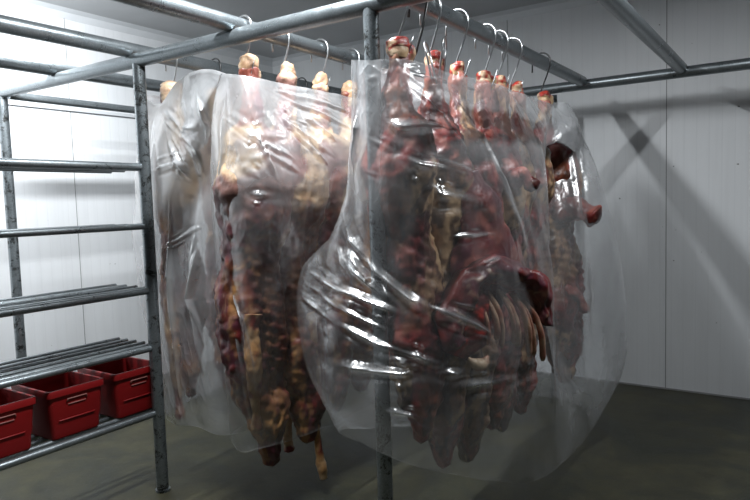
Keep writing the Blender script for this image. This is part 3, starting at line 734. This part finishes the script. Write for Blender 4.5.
CREASES = {
 'COVER_MAIN': [
  ([(-1.38, 2.0, 2.0), (-1.22, 2.13, 1.96), (-1.2, 2.53, 1.97)], 0.012, 0.014),
  ([(-1.31, 2.0, 1.81), (-1.22, 2.01, 1.77), (-1.17, 2.1, 1.77), (-1.13, 2.28, 1.76)], 0.016, 0.013),
  ([(-1.38, 1.99, 1.75), (-1.17, 2.03, 1.63), (-1.03, 2.48, 1.53)], 0.014, 0.012),
  ([(-1.38, 1.98, 1.62), (-1.12, 2.09, 1.52), (-1.01, 2.54, 1.46)], 0.016, 0.014),
  ([(-1.22, 2.06, 1.92), (-1.16, 2.17, 1.82), (-1.1, 2.3, 1.69)], 0.008, 0.008),
  ([(-1.18, 2.33, 1.92), (-1.11, 2.44, 1.78)], 0.007, 0.008),
  ([(-1.49, 2.0, 1.48), (-1.44, 1.98, 1.36), (-1.32, 1.97, 1.24), (-1.17, 1.96, 1.14), (-1.07, 2.06, 1.05)], 0.024, 0.016),
  ([(-1.54, 2.0, 1.34), (-1.4, 1.96, 1.23), (-1.27, 1.95, 1.14)], 0.022, 0.018),
  ([(-1.73, 2.04, 1.22), (-1.46, 1.95, 1.16), (-1.21, 1.94, 1.09)], 0.018, 0.013),
  ([(-1.77, 2.05, 1.11), (-1.56, 1.96, 1.06), (-1.35, 1.92, 0.99)], 0.018, 0.014),
  ([(-1.75, 2.04, 1.17), (-1.42, 1.93, 1.08), (-1.14, 1.95, 0.98)], 0.012, 0.01),
  ([(-1.1, 2.1, 1.36), (-1.06, 2.2, 1.36), (-1.01, 2.38, 1.36)], 0.01, 0.008),
  ([(-1.03, 2.22, 1.25), (-1.0, 2.38, 1.27)], 0.008, 0.008),
  ([(-1.71, 2.0, 0.89), (-1.38, 1.89, 0.88), (-1.19, 1.91, 0.88), (-1.06, 2.06, 0.86), (-0.96, 2.73, 0.74)], 0.024, 0.013),
  ([(-1.47, 1.92, 1.04), (-1.31, 1.92, 0.98), (-1.14, 1.94, 0.94), (-1.06, 2.06, 0.87)], 0.018, 0.011),
  ([(-1.61, 1.97, 1.04), (-1.37, 1.9, 0.89)], 0.012, 0.009),
  ([(-1.25, 1.88, 0.75), (-1.16, 1.9, 0.74), (-1.09, 1.97, 0.69)], 0.012, 0.008),
  ([(-1.12, 1.99, 1.12), (-1.06, 2.1, 1.06), (-1.0, 2.26, 0.98)], 0.016, 0.016),
  ([(-1.14, 3.52, 1.31), (-1.13, 3.49, 0.76), (-1.09, 3.5, 0.35), (-1.07, 3.54, 0.14)], 0.018, 0.014),
  ([(-1.08, 3.53, 0.44), (-0.94, 3.66, 0.5)], 0.014, 0.012),
  ([(-1.17, 3.81, 1.94), (-1.06, 3.65, 1.47), (-0.99, 3.6, 0.93), (-1.02, 3.59, 0.4)], 0.008, 0.02),
  ([(-1.43, 1.99, 1.92), (-1.41, 1.99, 1.78), (-1.44, 1.99, 1.59)], 0.01, 0.01),
  ([(-1.18, 2.47, 1.93), (-1.05, 2.48, 1.61), (-0.95, 2.66, 1.06)], 0.008, 0.02),
  ([(-1.19, 1.9, 0.8), (-1.01, 2.17, 0.8), (-0.96, 2.8, 0.71)], 0.01, 0.012),
 ],
 'COVER_MIDDLE': [
  ([(-2.08, 2.02, 2.03), (-1.95, 2.28, 1.96), (-1.91, 2.65, 1.87)], 0.012, 0.01),
  ([(-2.07, 2.02, 2.0), (-1.93, 2.18, 1.86), (-1.88, 2.46, 1.71)], 0.014, 0.011),
  ([(-1.99, 2.16, 2.02), (-1.96, 2.51, 1.98), (-1.94, 2.68, 1.96)], 0.012, 0.01),
  ([(-2.09, 2.01, 1.92), (-1.96, 2.03, 1.78), (-1.91, 2.08, 1.6)], 0.012, 0.012),
  ([(-1.94, 2.15, 1.87), (-1.87, 2.39, 1.68)], 0.014, 0.01),
  ([(-1.94, 2.27, 1.92), (-1.89, 2.48, 1.8)], 0.012, 0.01),
  ([(-2.14, 2.0, 1.74), (-1.95, 2.01, 1.62)], 0.014, 0.012),
  ([(-2.16, 2.02, 1.9), (-1.99, 2.01, 1.8), (-1.92, 2.16, 1.8)], 0.014, 0.013),
  ([(-2.28, 2.04, 1.58), (-1.96, 2.0, 1.55), (-1.86, 2.42, 1.5)], 0.014, 0.01),
  ([(-2.25, 2.03, 1.36), (-2.12, 1.98, 0.95), (-2.02, 1.96, 0.49)], 0.012, 0.012),
  ([(-2.19, 2.01, 1.22), (-2.06, 1.97, 1.0), (-1.99, 1.97, 0.65)], 0.01, 0.01),
  ([(-2.03, 1.98, 1.66), (-1.94, 2.05, 1.73), (-1.89, 2.19, 1.64)], 0.012, 0.012),
  ([(-2.15, 2.03, 2.0), (-2.16, 2.01, 1.74), (-2.2, 2.01, 1.6)], 0.012, 0.012),
 ],
 'COVER_LEFT': [
  ([(-2.65, 2.13, 1.93), (-2.47, 2.12, 1.77), (-2.42, 2.15, 1.61)], 0.02, 0.018),
  ([(-2.69, 2.13, 1.85), (-2.62, 2.12, 1.73), (-2.52, 2.12, 1.64)], 0.018, 0.012),
  ([(-2.83, 2.12, 1.7), (-2.62, 2.12, 1.73), (-2.42, 2.15, 1.62)], 0.014, 0.012),
  ([(-2.8, 2.12, 1.28), (-2.46, 2.14, 1.42)], 0.008, 0.008),
  ([(-2.46, 2.13, 2.06), (-2.39, 2.12, 1.88), (-2.42, 2.14, 1.7)], 0.016, 0.014),
  ([(-2.74, 2.14, 2.02), (-2.58, 2.12, 1.9), (-2.42, 2.12, 1.89)], 0.014, 0.014),
  ([(-2.83, 2.13, 1.85), (-2.82, 2.12, 1.6), (-2.83, 2.12, 1.03)], 0.012, 0.014),
  ([(-2.49, 2.13, 1.54), (-2.58, 2.13, 1.04), (-2.5, 2.13, 0.53)], 0.012, 0.02),
  ([(-2.68, 2.12, 1.55), (-2.72, 2.13, 1.03), (-2.72, 2.13, 0.49)], 0.01, 0.02),
 ],
}

def seg_dist(P, a, b):
    a = np.array(a); b = np.array(b); d = b - a
    t = np.clip(((P - a) @ d) / (d @ d), 0, 1)
    return np.linalg.norm(P - a - t[:, None] * d, axis=1), t
def vnoise(P, s, off):
    return np.array([noise.noise((x, y, z)) for x, y, z in (P * np.array(s) + off)])
def cover(ctrl, creases, mat, label, nu, nv, front, seed, amp, fold, region):
    A = np.array(ctrl, float)
    n = A.shape[1]
    A = catmull(A, np.linspace(0, len(A) - 1.0001, nv), False)
    nf = int(nu * .82)
    t = np.concatenate([np.linspace(-.3, front, nf, endpoint=False), np.linspace(front, n - .3, nu - nf, endpoint=False)])
    G = catmull(np.swapaxes(A, 0, 1), t % n, True)                       # (nu, nv, 3)
    def normals(G):
        du = np.roll(G, -1, 0) - np.roll(G, 1, 0)
        dv = np.gradient(G, axis=1)
        m = np.cross(du, dv); m /= np.linalg.norm(m, axis=2, keepdims=True) + 1e-9
        return m
    m = normals(G)
    cen = G.mean(axis=0, keepdims=True)
    if ((G - cen) * m).sum() < 0: m = -m
    P = G.reshape(-1, 3).copy(); Nn = m.reshape(-1, 3)
    vv = np.tile(np.linspace(0, 1, nv), nu)
    big = vnoise(P, (5, 5, 1.3), seed)                                    # long vertical folds
    mid = vnoise(P, (11, 11, 5.5), seed + 7)
    w1 = 1 - np.abs(vnoise(P + .03 * mid[:, None], (16, 16, 7), seed + 13)) * 2
    w2 = 1 - np.abs(vnoise(P, (34, 34, 22), seed + 23)) * 2
    crump = vnoise(P, (2.3, 2.3, 2.3), seed + 31)
    cw = np.clip(.45 + crump * 1.3, .12, 1)
    edge = np.minimum(1, np.minimum(vv, 1 - vv) / .04 + .45)
    D = (fold * big + amp * .8 * mid + amp * cw * (np.clip(w1, 0, 1) ** 4 * .32 + np.clip(w2, 0, 1) ** 3 * .12)) * edge
    milky = np.array([region(x, y, z) for x, y, z in P]) * (1 + .6 * mid)
    base_milky = milky.copy()
    rnd = random.Random(int(seed))
    allc = []
    for pts, h, w in creases:
        allc.append((pts, h * 1.2, w * 1.35, .75))
        L = (Vector(pts[-1]) - Vector(pts[0]))
        up = Vector((0, 0, 1))
        side = (up - L.normalized() * up.dot(L.normalized()))
        for k in range(4):
            off = rnd.choice((-1, 1)) * rnd.uniform(.014, .05)
            a0, a1 = rnd.uniform(-.1, .3), rnd.uniform(.6, 1.1)
            tw = rnd.uniform(-.035, .035)
            p0 = Vector(pts[0]) + L * a0 + side * off; p1 = Vector(pts[0]) + L * a1 + side * (off + tw)
            mid_ = Vector(pts[len(pts) // 2]) + side * (off + tw / 2) if len(pts) > 2 else (p0 + p1) / 2
            allc.append(([tuple(p0), tuple(mid_), tuple(p1)], h * rnd.uniform(.3, .7), w * rnd.uniform(.5, .9), rnd.uniform(.2, .45)))
    for pts, h, w, glint in allc:
        lo = np.min(np.array(pts), 0) - .08; hi = np.max(np.array(pts), 0) + .08
        sel = np.nonzero(((P > lo) & (P < hi)).all(1))[0]
        if not len(sel): continue
        Q = P[sel]
        nseg = len(pts) - 1
        best = np.full(len(Q), 9.0); bt = np.zeros(len(Q))
        for i in range(nseg):
            d, tt = seg_dist(Q, pts[i], pts[i + 1])
            mk = d < best
            best[mk] = d[mk]; bt[mk] = ((i + tt) / nseg)[mk]
        tap = np.clip(np.minimum(bt, 1 - bt) / .25, 0, 1)
        wob = w * (.85 + .25 * np.sin(bt * 7 + h * 900)) * (.35 + .65 * tap)
        g = np.exp(-np.abs(best / wob) ** 1.2)
        D[sel] += h * .9 * tap * g - h * .35 * tap * np.exp(-((best - wob * 1.9) / wob) ** 2)
        brk = .7 + .3 * np.sin(bt * 9 + h * 333)
        milky[sel] = np.maximum(milky[sel], base_milky[sel] + glint * brk * tap * np.exp(-(best / (wob * .55)) ** 2))  # bright highlight streak along each crease, painted in as extra milkiness
    folds = np.clip(milky - base_milky, 0, 1)
    P2 = P + Nn * D[:, None]
    # the hem: film doubled back and a touch milkier
    milky = np.maximum(milky, .22 * np.exp(-((1 - vv) / .006) ** 2))
    milky = np.maximum(milky, .16 * np.exp(-(vv / .012) ** 2))
    idx = np.arange(nu * nv).reshape(nu, nv)
    a = idx[:, :-1].ravel(); b = np.roll(idx, -1, 0)[:, :-1].ravel(); c_ = np.roll(idx, -1, 0)[:, 1:].ravel(); d_ = idx[:, 1:].ravel()
    F = np.stack([a, b, c_, d_], 1)
    me = bpy.data.meshes.new('plastic_cover')
    me.vertices.add(len(P2)); me.vertices.foreach_set('co', P2.ravel())
    me.loops.add(F.size); me.loops.foreach_set('vertex_index', F.ravel())
    me.polygons.add(len(F)); me.polygons.foreach_set('loop_start', np.arange(0, F.size, 4)); me.polygons.foreach_set('loop_total', np.full(len(F), 4))
    me.update(calc_edges=True)
    at = me.attributes.new('milky', 'FLOAT', 'POINT'); at.data.foreach_set('value', milky)
    at = me.attributes.new('folds', 'FLOAT', 'POINT'); at.data.foreach_set('value', folds)
    o = link('plastic_cover', me, mat)
    # put the origin at the foot of the cover
    zc = float(P2[:, 2].min()); ctr = P2.mean(0)
    me.transform(Matrix.Translation((-ctr[0], -ctr[1], -zc)))
    o.location = (ctr[0], ctr[1], zc)
    return tag(o, label, 'plastic cover', 'plastic covers over the hanging meat')
cover(COVER_MAIN, CREASES['COVER_MAIN'], mat_plastic('clear_film', .03, .13, 1.0), 'large clear crinkled plastic cover bulging around the centre post and dark red meat', 900, 340, 9, 3.0, .010, .026, lambda x, y, z: .24 * sstep(1.45, 1.80, z) * (.5 + .5 * sstep(2.1, 2.5, y)) + .07 * (1 - sstep(.62, .80, z)) + .14 * sstep(3.0, 3.3, y) + .20 * sstep(1.35, 1.55, z) * (1 - sstep(-1.34, -1.28, x)) * (1 - sstep(2.05, 2.12, y)))
cover(COVER_MIDDLE, CREASES['COVER_MIDDLE'], mat_plastic('thin_film', .02, .12, 4.0), 'clear plastic cover over the pale sides between the two posts', 560, 280, 4.5, 8.0, .009, .024, lambda x, y, z: .22 * sstep(1.45, 1.70, z) * 1.5 + .06 * (1 - sstep(-2.30, -2.22, x)))
cover(COVER_LEFT, CREASES['COVER_LEFT'], mat_plastic('milky_film', .14, .30, 7.0), 'milky white plastic cover just behind the left post', 520, 280, 5.5, 14.0, .012, .026, lambda x, y, z: .46 * sstep(1.3, 1.75, z) + .12)
